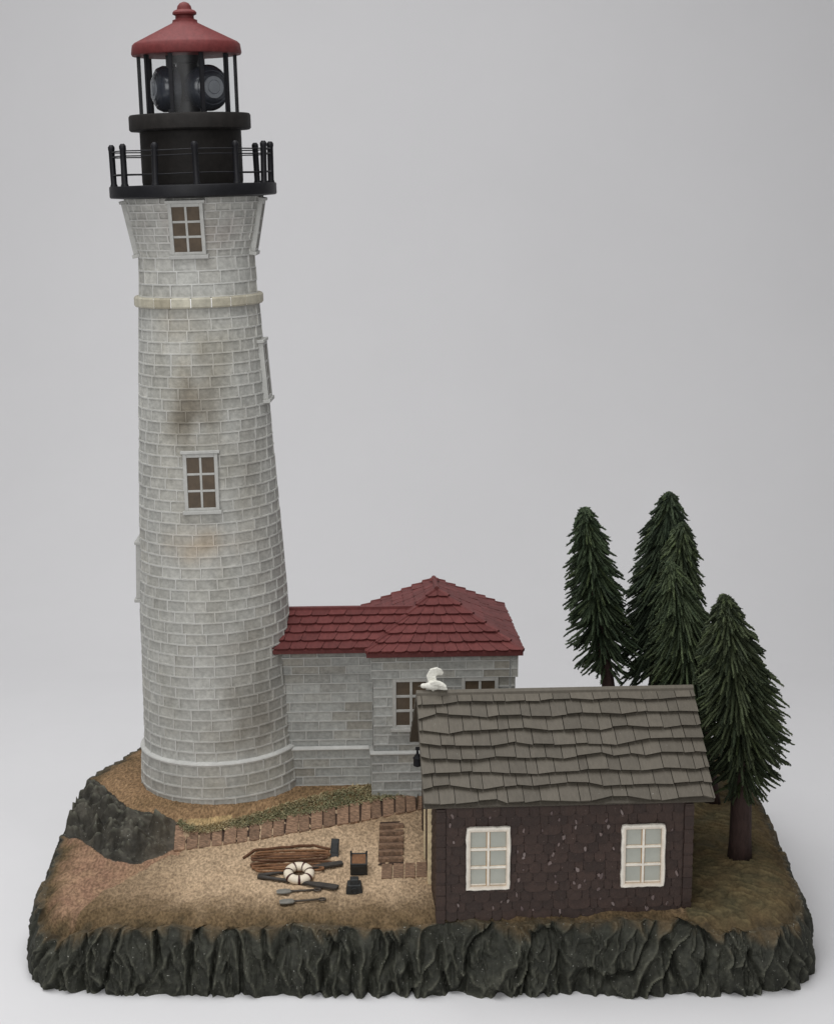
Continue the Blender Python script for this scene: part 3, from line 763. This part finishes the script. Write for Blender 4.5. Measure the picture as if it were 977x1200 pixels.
# chipped paint flakes
for i in range(84):
    x, z = rg.uniform(.4, W - .4), rg.uniform(.1, H - .15); r = rg.uniform(.026, .058)
    if any(abs(x - q) < .85 and .75 < z < 3.2 for q in (1.56, 6.27)): continue
    c = lin(*rg.choice([(128, 112, 108), (108, 92, 90), (140, 126, 122)]), .8)
    n = 7; y = .055 - .062; el = rg.uniform(1.4, 2.6); ta = rg.uniform(-.5, .5)
    pts = []
    for k in range(n):
        a = 2 * PI * k / n; q = r * rg.uniform(.55, 1.1); u, v = q * math.cos(a), q * math.sin(a) * el
        pts.append((x + u * math.cos(ta) - v * math.sin(ta), y - .008, z + u * math.sin(ta) + v * math.cos(ta)))
    mb.prism(pts, (0, .05, 0), c=c)
mb.build('wall', M_shing, sh)
for x0 in (0, W - .26):
    for y0 in (0, D - .26):
        mb = MB(); mb.box(x0, x0 + .26, y0, y0 + .26, -.1, H - .02, c=tuple(v * .95 for v in C_dk))
        yb_ = -.012 if y0 == 0 else D - .0; 
        for i in range(9):
            z = i * .39 + rg.uniform(0, .1); mb.box(x0 - .012, x0 + .272, y0 - .012, y0 + .272, z, z + .31, c=dk(rg))
        mb.build('corner_board', M_shing, sh)
M_wframe = mat('white_washed_frame', attr=True, rough=.55, var=.14, vscale=4, bump=.2, bscale=9)
def shed_window(xc, z0, w, h, lb):
    cw = lin(230, 224, 212, 1.05); cb = lin(176, 140, 96)
    mb = MB(); fr = .13; yb, yf = .0, -.14
    # wavy moulded surround as one closed ring
    outer, inner = [], []
    for k in range(40):
        t = k / 40 * 4; s, q = int(t), t - int(t)
        X = [(-1, -1), (1, -1), (1, 1), (-1, 1)]; (ax, az), (bx_, bz) = X[s], X[(s + 1) % 4]
        ux, uz = lerp(ax, bx_, q), lerp(az, bz, q); j1 = rg.uniform(-.014, .014)
        cr = .012 if q < .05 else 0
        outer.append((xc + ux * (w / 2 + j1 - cr), z0 + h / 2 + uz * (h / 2 + j1 - cr))); inner.append((xc + ux * (w / 2 - fr), z0 + h / 2 + uz * (h / 2 - fr)))
    n = 40
    Ob = [mb.p((x, yb, z), cw) for x, z in outer]; Of = [mb.p((x, yf + .03, z), cw) for x, z in outer]
    Om = [mb.p((lerp(x, xi, .25), yf, lerp(z, zi, .25)), cw) for (x, z), (xi, zi) in zip(outer, inner)]
    If = [mb.p((x, yf + .02, z), mix(cw, cb, .35)) for x, z in inner]; Ib = [mb.p((x, yb, z), cb) for x, z in inner]
    for A, B in ((Ob, Of), (Of, Om), (Om, If), (If, Ib)):
        for i in range(n): mb.face((A[i], A[(i + 1) % n], B[(i + 1) % n], B[i]))
    iw, ih = w - 2 * fr, h - 2 * fr
    cx_, zb = xc, z0 + fr
    for y, ex, cc in ((-.045, .025, cb), (-.085, 0, cw)):
        mb.box(cx_ - .035 - ex, cx_ + .035 + ex, y, yb, zb, zb + ih, c=cc)
        for i in (1, 2):
            z = zb + ih * i / 3; mb.box(cx_ - iw / 2, cx_ + iw / 2, y + .006, yb, z - .032 - ex, z + .032 + ex, c=cc)
        if ex:
            for i in range(3): mb.box(cx_ - iw / 2, cx_ + iw / 2, y + .004, yb, zb + ih * i / 3, zb + ih * i / 3 + .05, c=cw)
    wn = mb.build('window', M_wframe, sh, bevel=.006); wn['label'] = lb
    mb = MB(); mb.box(cx_ - iw / 2, cx_ + iw / 2, -.030, .02, zb, zb + ih); mb.build('pane', M_shpane, wn)
M_shpane = mat('pale_blue_pane', lin(172, 174, 164, 1.0), rough=.3, var=.06, vscale=2, bump=0, spec=.5)
shed_window(1.56, .98, 1.34, 1.99, 'left front window of the shed')
shed_window(6.27, .72 + .22, 1.34, 1.99, 'right front window of the shed')
# roof: two slabs, shakes on both, ridge cap
XA, XB, YE, ZEV = -.40, 8.36, -.16, 3.63
C_rf = lin(102, 96, 86, .88)
def rf(r): k = r.uniform(.86, 1.1); return tuple(v * k for v in C_rf)
def wave(u, k): return .30 * nz(u * .9, k * 7.3, 2.2, 1.0) + .16 * nz(u * 2.6, k * 3.1, 8, 1.0) + (.16 if nz(u * .8, k * 5.1, 4, 1.0) > .12 else 0)
mb = MB()
Lq = Vector((0, D / 2 - YE, RZ - ZEV)).normalized(); Nq = Vector((0, -Lq.z, Lq.y))
def slab(flip):
    f = (lambda q: Vector((q[0], D - q[1], q[2]))) if flip else Vector
    p = [Vector((XA, YE, ZEV)), Vector((XA, D / 2, RZ)), Vector((XA, D / 2, RZ + .16)), Vector((XA, YE - .09, ZEV + .08))]
    pts = [f(q) for q in p]; pts = pts if flip else pts[::-1]
    mb.prism(pts, (XB - XA, 0, 0), c=tuple(v * .8 for v in C_rf))
slab(False); slab(True)
e0, e1 = Vector((XA, YE - .085, ZEV + .085)), Vector((XB, YE - .085, ZEV + .085))
r0, r1 = Vector((XA, D / 2, RZ + .16)), Vector((XB, D / 2, RZ + .16))
tiles(mb, e0, e1, r0, r1, 8, .52, .185, rg, rf, rnd=0, gap=.022, wave=wave, wjit=.3, over=.5, under=.2)
fl = lambda q: Vector((q.x, D - q.y, q.z))
tiles(mb, fl(e1), fl(e0), fl(r1), fl(r0), 8, .52, .185, rg, rf, rnd=0, gap=.022, wave=wave, wjit=.3, over=.5, under=.2)
mb.prism([(XA, D / 2 - .13, RZ + .10), (XA, D / 2 - .11, RZ + .2), (XA, D / 2, RZ + .27), (XA, D / 2 + .11, RZ + .2), (XA, D / 2 + .13, RZ + .10)][::-1], (XB - XA, 0, 0), c=C_rf)
mb.build('roof', M_sroof, sh)
# plank door in the left gable, with cream frame
mb = MB(); cr = lin(214, 196, 160)
M_cfr = mat('cream_door_frame', cr, rough=.6, var=.25, vscale=4, bump=.3, bscale=8)
mb.box(-.10, .1, 2.0, 2.22, 0, 2.9); mb.box(-.10, .1, 3.68, 3.9, 0, 2.9); mb.box(-.10, .1, 2.22, 3.68, 2.7, 2.9)
dr = mb.build('door', M_cfr, sh, bevel=.02); mb = MB(); mb.box(-.05, .1, 2.22, 3.68, 0, 2.7, c=C_dk); mb.build('door_leaf', M_shing, dr)
mb = MB(); mb.box(-.42, .06, 2.9, 3.0, 4.42, 4.5); mb.lathe([(.05, 3.86), (.13, 3.9), (.13, 4.12), (.15, 4.15), (.04, 4.3), (.03, 4.44)], 10, M=Matrix.Translation((-.36, 2.95, 0)))
mb.build('gable_lamp', M_black, sh)

# ------------------------------------------------------------------ seagull on the ridge
def sw(x, y, z): # shed local -> world
    a = math.radians(4); return Vector((SO[0] + x * math.cos(a) - y * math.sin(a), SO[1] + x * math.sin(a) + y * math.cos(a), SO[2] + z))
gp = sw(.13, D / 2, RZ + .26)
M_gull = mat('white_gull', lin(226, 224, 214, .95), rough=.6, var=.12, vscale=7, bump=.8, bscale=12, bdist=.04)
gull = thing('seagull', 'small white seagull with one raised wing perched on the left end of the shed ridge', 'seagull', gp)
mb = MB()
M = Matrix.Translation((0, 0, .14)) @ Matrix.Rotation(PI / 2, 4, 'Y') @ Matrix.Rotation(.0, 4, 'X')
mb.lathe([(.01, -.40), (.06, -.37), (.085, -.31), (.08, -.25), (.11, -.15), (.145, -.02), (.13, .12), (.09, .24), (.06, .33), (.02, .38)], 14, M=M)
# raised wing: a thick crescent sweeping up and curling to the right
def wing(path, wd, y0, y1):
    n = len(path)
    for i, (x, z) in enumerate(path):
        pass
    L_, R_ = [], []
    for i, (x, z) in enumerate(path):
        q0 = Vector(path[max(0, i - 1)]); q1 = Vector(path[min(n - 1, i + 1)]); t = (q1 - q0).normalized(); nn = Vector((-t.y, t.x)) * wd[i]
        yy = lerp(y0, y1, i / (n - 1)); L_.append((x + nn.x, yy, z + nn.y)); R_.append((x - nn.x, yy, z - nn.y))
    for sgn in (0,):
        a = [mb.p((x, y - .06, z)) for x, y, z in L_ + R_[::-1]]; b = [mb.p((x, y + .06, z)) for x, y, z in L_ + R_[::-1]]
        mm = len(a)
        for i in range(n - 1):
            k = mm - 1 - i
            mb.face((a[i], a[i + 1], a[k - 1], a[k])); mb.face((b[k], b[k - 1], b[i + 1], b[i]))
        for i in range(mm):
            j_ = (i + 1) % mm; mb.face((a[i], b[i], b[j_], a[j_]))
wing([(.06, .14), (-.02, .28), (-.06, .42), (.0, .53), (.11, .56), (.22, .53), (.31, .47)], [.12, .135, .15, .15, .13, .10, .04], .06, .22)
wing([(-.08, .22), (.05, .27), (.2, .26), (.32, .22), (.40, .18)], [.06, .075, .07, .055, .03], -.06, -.22)
wing([(.1, .1), (.25, .09), (.36, .07), (.44, .05)], [.05, .06, .05, .02], 0, -.05)
mb.box(-.03, .03, -.05, .05, -.03, .1)
gb = mb.build('body', M_gull, gull, smooth=True)
rmod = gb.modifiers.new('r', 'REMESH'); rmod.mode = 'VOXEL'; rmod.voxel_size = .016; rmod.use_smooth_shade = True
sm = gb.modifiers.new('s', 'SMOOTH'); sm.iterations = 3; sm.factor = .5
mb = MB(); mb.tube([(-.36, 0, .145), (-.42, 0, .135), (-.47, 0, .115)], [.03, .024, .006], 6); mb.build('beak', mat('grey_beak', (.12, .11, .09), bump=0), gull)

# ------------------------------------------------------------------ pines
M_need = mat('pine_needle', attr=True, rough=.75, var=.3, vscale=4, bump=0, spec=.2)
M_bark = mat('dark_bark', lin(62, 46, 42, .95), rough=.8, var=.3, vscale=4, bump=.7, bscale=6, bdist=.08, stretch=(2.5, 2.5, .7))
def pine(basep, topp, prof, z_low, tr, seed, nbr, label, droop, tint, bend=0.0):
    rg = random.Random(seed); B, T = Vector(basep), Vector(topp); Hh = T.z - B.z
    def axis(t):
        q = lerp2(B, T, t); q.x += bend * math.sin(PI * t); return q
    o = thing('pine_tree', label, 'pine tree', B, group='dark green pines behind the shed')
    mb = MB()
    pts = [axis(t) - Vector((0, 0, .15 if t == 0 else 0)) for t in [i / 14 for i in range(15)]]
    mb.tube(pts, [tr * (1.12 if i == 0 else 1 - .8 * (i / 14) ** 1.4) for i in range(15)], 14)
    mb.build('trunk', M_bark, o, smooth=True, off=B)
    mb = MB()
    for i in range(nbr):
        u = rg.random() ** .8
        # tip height and radius from the outline
        zt = lerp(z_low, T.z - .05, u); R = pl(prof, zt) * (rg.uniform(.8, 1.12) if rg.random() < .55 else rg.uniform(.45, .95))
        az = rg.uniform(0, 2 * PI); 
        dr_ = droop * rg.uniform(.55, 1.2) * R + .12
        if u > .93: dr_ *= .8
        zs = min(zt + dr_, T.z + .02); ts = (zs - B.z) / Hh; p0 = axis(min(1, ts)); tipc = axis(clamp((zt - B.z) / Hh))
        tip = tipc + Vector((math.cos(az) * R, math.sin(az) * R, 0))
        mid = lerp2(p0, tip, .5) + Vector((math.cos(az), math.sin(az), 0)) * R * .06 + Vector((0, 0, -.06 * dr_))
        k = rg.uniform(.65, 1.35); c0 = mix(lin(38, 46, 35), lin(72, 80, 60), rg.random() * .8); c0 = tuple(v * k * tq for v, tq in zip(c0, tint))
        if rg.random() < .06: c0 = mix(c0, lin(70, 80, 50), .6)
        ln = (tip - p0).length; ns = max(8, int(ln / .017))
        path = []
        for s_ in range(7):
            t = s_ / 6; q = p0 * (1 - t) ** 2 + mid * 2 * t * (1 - t) + tip * t * t
            q += Vector((rg.uniform(-1, 1), rg.uniform(-1, 1), rg.uniform(-1, 1))) * .02; path.append(q)
        mb.tube(path, [.03, .04, .045, .045, .042, .036, .02], 4, c=c0)
        for s_ in range(ns):
            t = (s_ + rg.random()) / ns
            if t < .1: continue
            f = t * 6; a = min(5, int(f)); q = lerp2(path[a], path[a + 1], f - a); d = (path[a + 1] - path[a]).normalized()
            r1 = Vector((rg.gauss(0, 1), rg.gauss(0, 1), rg.gauss(0, 1))); r1 = (r1 - d * r1.dot(d)).normalized(); sd = d.cross(r1)
            Ln = rg.uniform(.045, .10) * (1 if t < .9 else .75); wd = rg.uniform(.014, .026)
            e = q + d * Ln * .75 + r1 * Ln * .75; b0 = q + r1 * .02
            kk = rg.uniform(.55, 1.6); c = tuple(v * kk for v in c0)
            i0 = mb.p(b0 - sd * wd, c); i1 = mb.p(b0 + sd * wd, c); i2 = mb.p(e + sd * wd * .5, c); i3 = mb.p(e - sd * wd * .5, c)
            mb.face((i0, i1, i2, i3))
    mb.build('crown', M_need, o, off=B)
g = ground
pine((7.28, 2.0, g(7.28, 2)), (5.80, 2.0, 12.9), [(6.6, .9), (7.6, 1.25), (8.8, 1.2), (10.2, 1.02), (11.2, .85), (12.0, .62), (12.7, .3), (12.95, .1)], 6.75, .29, 1, 760,
     'slim pine with bare lower trunk standing apart, leftmost behind the shed ridge', .68, (.95, 1.05, .95))
pine((8.35, 2.9, g(8.35, 2.9)), (8.85, 2.9, 13.28), [(5.8, 1.2), (7.4, 1.4), (9.2, 1.38), (10.5, 1.2), (11.6, .98), (12.5, .62), (13.0, .38), (13.3, .12)], 5.9, .27, 2, 900,
     'tallest of the pines, partly hidden by a shorter one in front of it', .85, (.8, .88, .84))
pine((8.9, 1.6, g(8.9, 1.6)), (9.12, 1.6, 12.45), [(6.0, .9), (7.6, 1.05), (9.2, 1.0), (10.4, .88), (11.4, .66), (12.0, .42), (12.45, .1)], 6.2, .24, 5, 700,
     'narrow pine squeezed against the right side of the tallest pine', .95, (1.2, 1.22, 1.1))
pine((10.25, .2, g(10.25, .2)), (8.52, .2, 11.4), [(4.6, 1.1), (6.0, 1.45), (7.6, 1.35), (9.0, 1.05), (10.2, .72), (10.9, .42), (11.4, .12)], 4.7, .25, 3, 900,
     'leaning pine between the tallest pine and the wide front pine', .95, (1.2, 1.25, 1.1), bend=.15)
pine((10.46, -3.73, g(10.46, -3.73)), (9.62, -3.9, 11.25), [(4.3, .9), (5.2, 1.35), (6.4, 1.6), (7.6, 1.52), (8.8, 1.22), (9.8, .9), (10.6, .55), (11.0, .3), (11.3, .1)], 4.5, .37, 4, 1200,
     'wide drooping pine at the right edge in front of the other pines', .64, (1.15, 1.12, 1.0), bend=.25)

# ------------------------------------------------------------------ things lying on the sand
M_ring = mat('cream_ring', lin(226, 214, 194, .98), rough=.55, var=.1, vscale=6, bump=.15, bscale=12)
M_band = mat('dark_red_band', (.06, .018, .015), rough=.6, var=.2, bump=.1)
rp = Vector((-3.72, -5.25, g(-3.72, -5.25) + .2))
ring = thing('life_ring', 'cream life ring with dark red bands lying across the crossed oars', 'life ring', rp, (.28, 0, .1))
mb = MB(); NT, NM = 48, 14; R0, r0_ = .335, .155
ids = [[mb.p(((R0 + r0_ * math.cos(b)) * math.cos(a), (R0 + r0_ * math.cos(b)) * math.sin(a), r0_ * .85 * math.sin(b))) for b in [2 * PI * k / NM for k in range(NM)]] for a in [2 * PI * i / NT for i in range(NT)]]
for i in range(NT):
    for k in range(NM): mb.face((ids[i][k], ids[(i + 1) % NT][k], ids[(i + 1) % NT][(k + 1) % NM], ids[i][(k + 1) % NM]))
mb.build('float', M_ring, ring, smooth=True)
for q in range(7):
    a0 = 2 * PI * q / 7 + .2; mb = MB(); ids = []
    for i in range(4):
        a = a0 + (i - 1.5) * .055; ids.append([mb.p(((R0 + (r0_ + .012) * math.cos(b)) * math.cos(a), (R0 + (r0_ + .012) * math.cos(b)) * math.sin(a), (r0_ * .85 + .012) * math.sin(b))) for b in [2 * PI * k / NM for k in range(NM)]])
    for i in range(3):
        for k in range(NM): mb.face((ids[i][k], ids[i + 1][k], ids[i + 1][(k + 1) % NM], ids[i][(k + 1) % NM]))
    mb.build('band', M_band, ring, smooth=True)
M_oar = mat('dark_grey_wood', lin(66, 62, 58, .9), rough=.65, var=.3, vscale=4, bump=.4, bscale=8)
def gpt(x, y, dz=.05): return Vector((x, y, ground(x, y) + dz))
def oar(a, b, label, w0, w1):
    p0, p1 = gpt(*a, .07), gpt(*b, .09)
    o = thing('oar', label, 'oar', p0, group='dark oars crossed on the sand'); d = (p1 - p0); L_ = d.length
    M = Matrix.Translation(p0) @ d.to_track_quat('X', 'Z').to_matrix().to_4x4()
    mb = MB(); mb.tube([M @ Vector((t * L_ * .62, 0, 0)) for t in (0, .25, .5, .75, 1)], [w0 * 1.3, w0, w0, w0, w0 * 1.1], 8); mb.build('shaft', M_oar, o, off=p0, smooth=True)
    mb = MB(); pts = [(.58, .05), (.66, w1 * .7), (.75, w1), (.95, w1 * 1.05), (1.0, w1 * .8)]
    mb.prism([M @ Vector((t * L_, q, -.03)) for t, q in pts] + [M @ Vector((t * L_, -q, -.03)) for t, q in pts[::-1]], M.to_3x3() @ Vector((0, 0, .08)), 0)
    mb.build('blade', M_oar, o, off=p0, bevel=.015)
oar((-5.0, -5.16), (-2.38, -4.38), 'dark oar behind the life ring pointing away to the small crate', .055, .13)
oar((-5.02, -5.22), (-2.46, -5.96), 'dark oar under the life ring with its wide blade nearer the viewer', .06, .14)
# rope
M_rope = mat('brown_rope', attr=True, rough=.8, var=.3, vscale=6, bump=.6, bscale=14, bdist=.04)
mb = MB(); rg = random.Random(17)
for k in range(6):
    q = k / 5; xl, xr = -5.35 + .25 * abs(q - .4) + rg.uniform(-.1, .1), -2.75 - .35 * abs(q - .5) + rg.uniform(-.15, .1)
    yc = -3.62 - q * 1.2; pts = []
    for i in range(41):
        a = 2 * PI * i / 40; e = lambda v, p_: math.copysign(abs(v) ** p_, v)
        x = (xl + xr) / 2 + (xr - xl) / 2 * e(math.cos(a), .8); y = yc + .14 * e(math.sin(a), .8) + .16 * (x + 4.1) * .35 + .03 * nz(x, k, 0, 2)
        pts.append(gpt(x, y, .05 + .03 * (k % 3)))
    cc = mix(lin(92, 64, 46), lin(128, 92, 64), rg.random()); mb.tube(pts, .038, 6, c=cc, cap=False)
pts = [gpt(x, pl([(-5.6, -3.95), (-5.3, -3.45), (-4.2, -3.2), (-3.4, -3.1), (-2.7, -3.45)], x) + .05 * nz(x, 0, 0, 3), .05) for x in [-5.6 + i * .1 for i in range(30)]]
mb.tube(pts, .045, 6, c=lin(96, 66, 46))
tag(mb.build('rope', M_rope, smooth=True), 'brown rope laid in long flat loops on the sand', 'rope')
# black block the rope ends at
M_blk = mat('dark_iron', lin(44, 46, 46, .85), rough=.5, var=.3, vscale=5, bump=.25, bscale=10, spec=.4)
p = gpt(-2.68, -3.66, 0); mb = MB()
M = Matrix.Translation(p) @ Matrix.Rotation(-.35, 4, 'X') @ Matrix.Rotation(.06, 4, 'Y')
mb.box(-.14, .14, -.12, .12, -.1, .52, M=M, taper=.9); mb.box(-.10, .10, -.13, -.1, .06, .40, M=M)
o = mb.build('mooring_block', M_blk, bevel=.03); tag(o, 'small upright black block at the end of the rope', 'block')
# black crate with a brown lid
p = gpt(-1.85, -4.75, 0); cr_ = thing('crate', 'black crate with brown open top near the wooden steps', 'crate', p, (.26, 0, .02))
mb = MB(); mb.box(-.27, .27, -.22, -.17, 0, .44); mb.box(-.27, .27, .33, .38, 0, .44); mb.box(-.27, -.22, -.17, .33, 0, .44); mb.box(.22, .27, -.17, .33, 0, .44)
mb.box(-.24, .24, -.19, .35, -.05, .03)
mb.box(-.21, .21, -.235, -.22, .05, .1); mb.box(-.21, .21, -.235, -.22, .33, .38); mb.box(-.21, -.16, -.235, -.22, .1, .33); mb.box(.16, .21, -.235, -.22, .1, .33)
mb.build('box', M_blk, cr_, bevel=.015)
mb = MB(); mb.box(-.22, .22, -.17, .33, .2, .42); mb.build('contents', mat('brown_fill', lin(118, 84, 58), rough=.8, var=.3, vscale=8, bump=.6, bscale=14), cr_)
for sx in (-1, 1):
    mb = MB(); mb.tube([(sx * .245, .2, .4), (sx * .25, .3, .56), (sx * .24, .4, .40)], .03, 6); mb.build('handle', M_blk, cr_)
# squat black lantern
p = gpt(-1.95, -6.0, 0); la = thing('lantern', 'squat black lantern standing in front of the crate', 'lantern', p, (.12, 0, .05))
mb = MB(); mb.box(-.27, .27, -.22, .22, -.03, .3, taper=.78); mb.build('body', M_blk, la, bevel=.03)
mb = MB(); mb.box(-.15, .15, -.14, .14, .29, .46, taper=.85); mb.build('cap', M_blk, la, bevel=.025)
mb = MB(); mb.tube([(.09 * math.cos(a), -.235 + .02, .13 + .09 * math.sin(a)) for a in [2 * PI * i / 16 for i in range(17)]], .02, 5); mb.build('handle', M_blk, la)
# shovels
M_steel = mat('grey_steel', lin(120, 118, 112), rough=.4, var=.25, vscale=6, bump=.2, bscale=10, spec=.5)
M_hand = mat('dark_handle', lin(74, 66, 58), rough=.6, var=.3, vscale=6, bump=.2, bscale=10)
def shovel(a, b, label):
    p0, p1 = gpt(*a, .06), gpt(*b, .06); d = p1 - p0; L_ = d.length
    o = thing('shovel', label, 'shovel', p0, group='small shovels on the sand')
    M = Matrix.Translation(p0) @ d.to_track_quat('X', 'Z').to_matrix().to_4x4()
    mb = MB(); out = [(0, -.10), (.0, .10), (.10, .15), (.30, .16), (.42, .12), (.47, .04), (.47, -.04), (.42, -.12), (.30, -.16), (.10, -.15)]
    mb.prism([M @ Vector((x, y, -.03 + .1 * abs(y))) for x, y in out], M.to_3x3() @ Vector((0, 0, .05))); mb.build('blade', M_steel, o, off=p0, bevel=.012)
    mb = MB(); mb.tube([M @ Vector((x, 0, .0)) for x in (.44, .6, .9, L_ - .16)], [.045, .035, .035, .035], 8)
    mb.tube([M @ Vector((L_ - .08 + .1 * math.cos(a_), .085 * math.sin(a_), .0)) for a_ in [2 * PI * i / 16 for i in range(17)]], .03, 6, cap=False)
    mb.build('handle', M_hand, o, off=p0, smooth=True)
shovel((-4.36, -6.18), (-3.02, -6.02), 'grey shovel just below the life ring, the upper of two')
shovel((-4.22, -6.80), (-2.84, -6.60), 'grey shovel nearest the front rim, the lower of two')
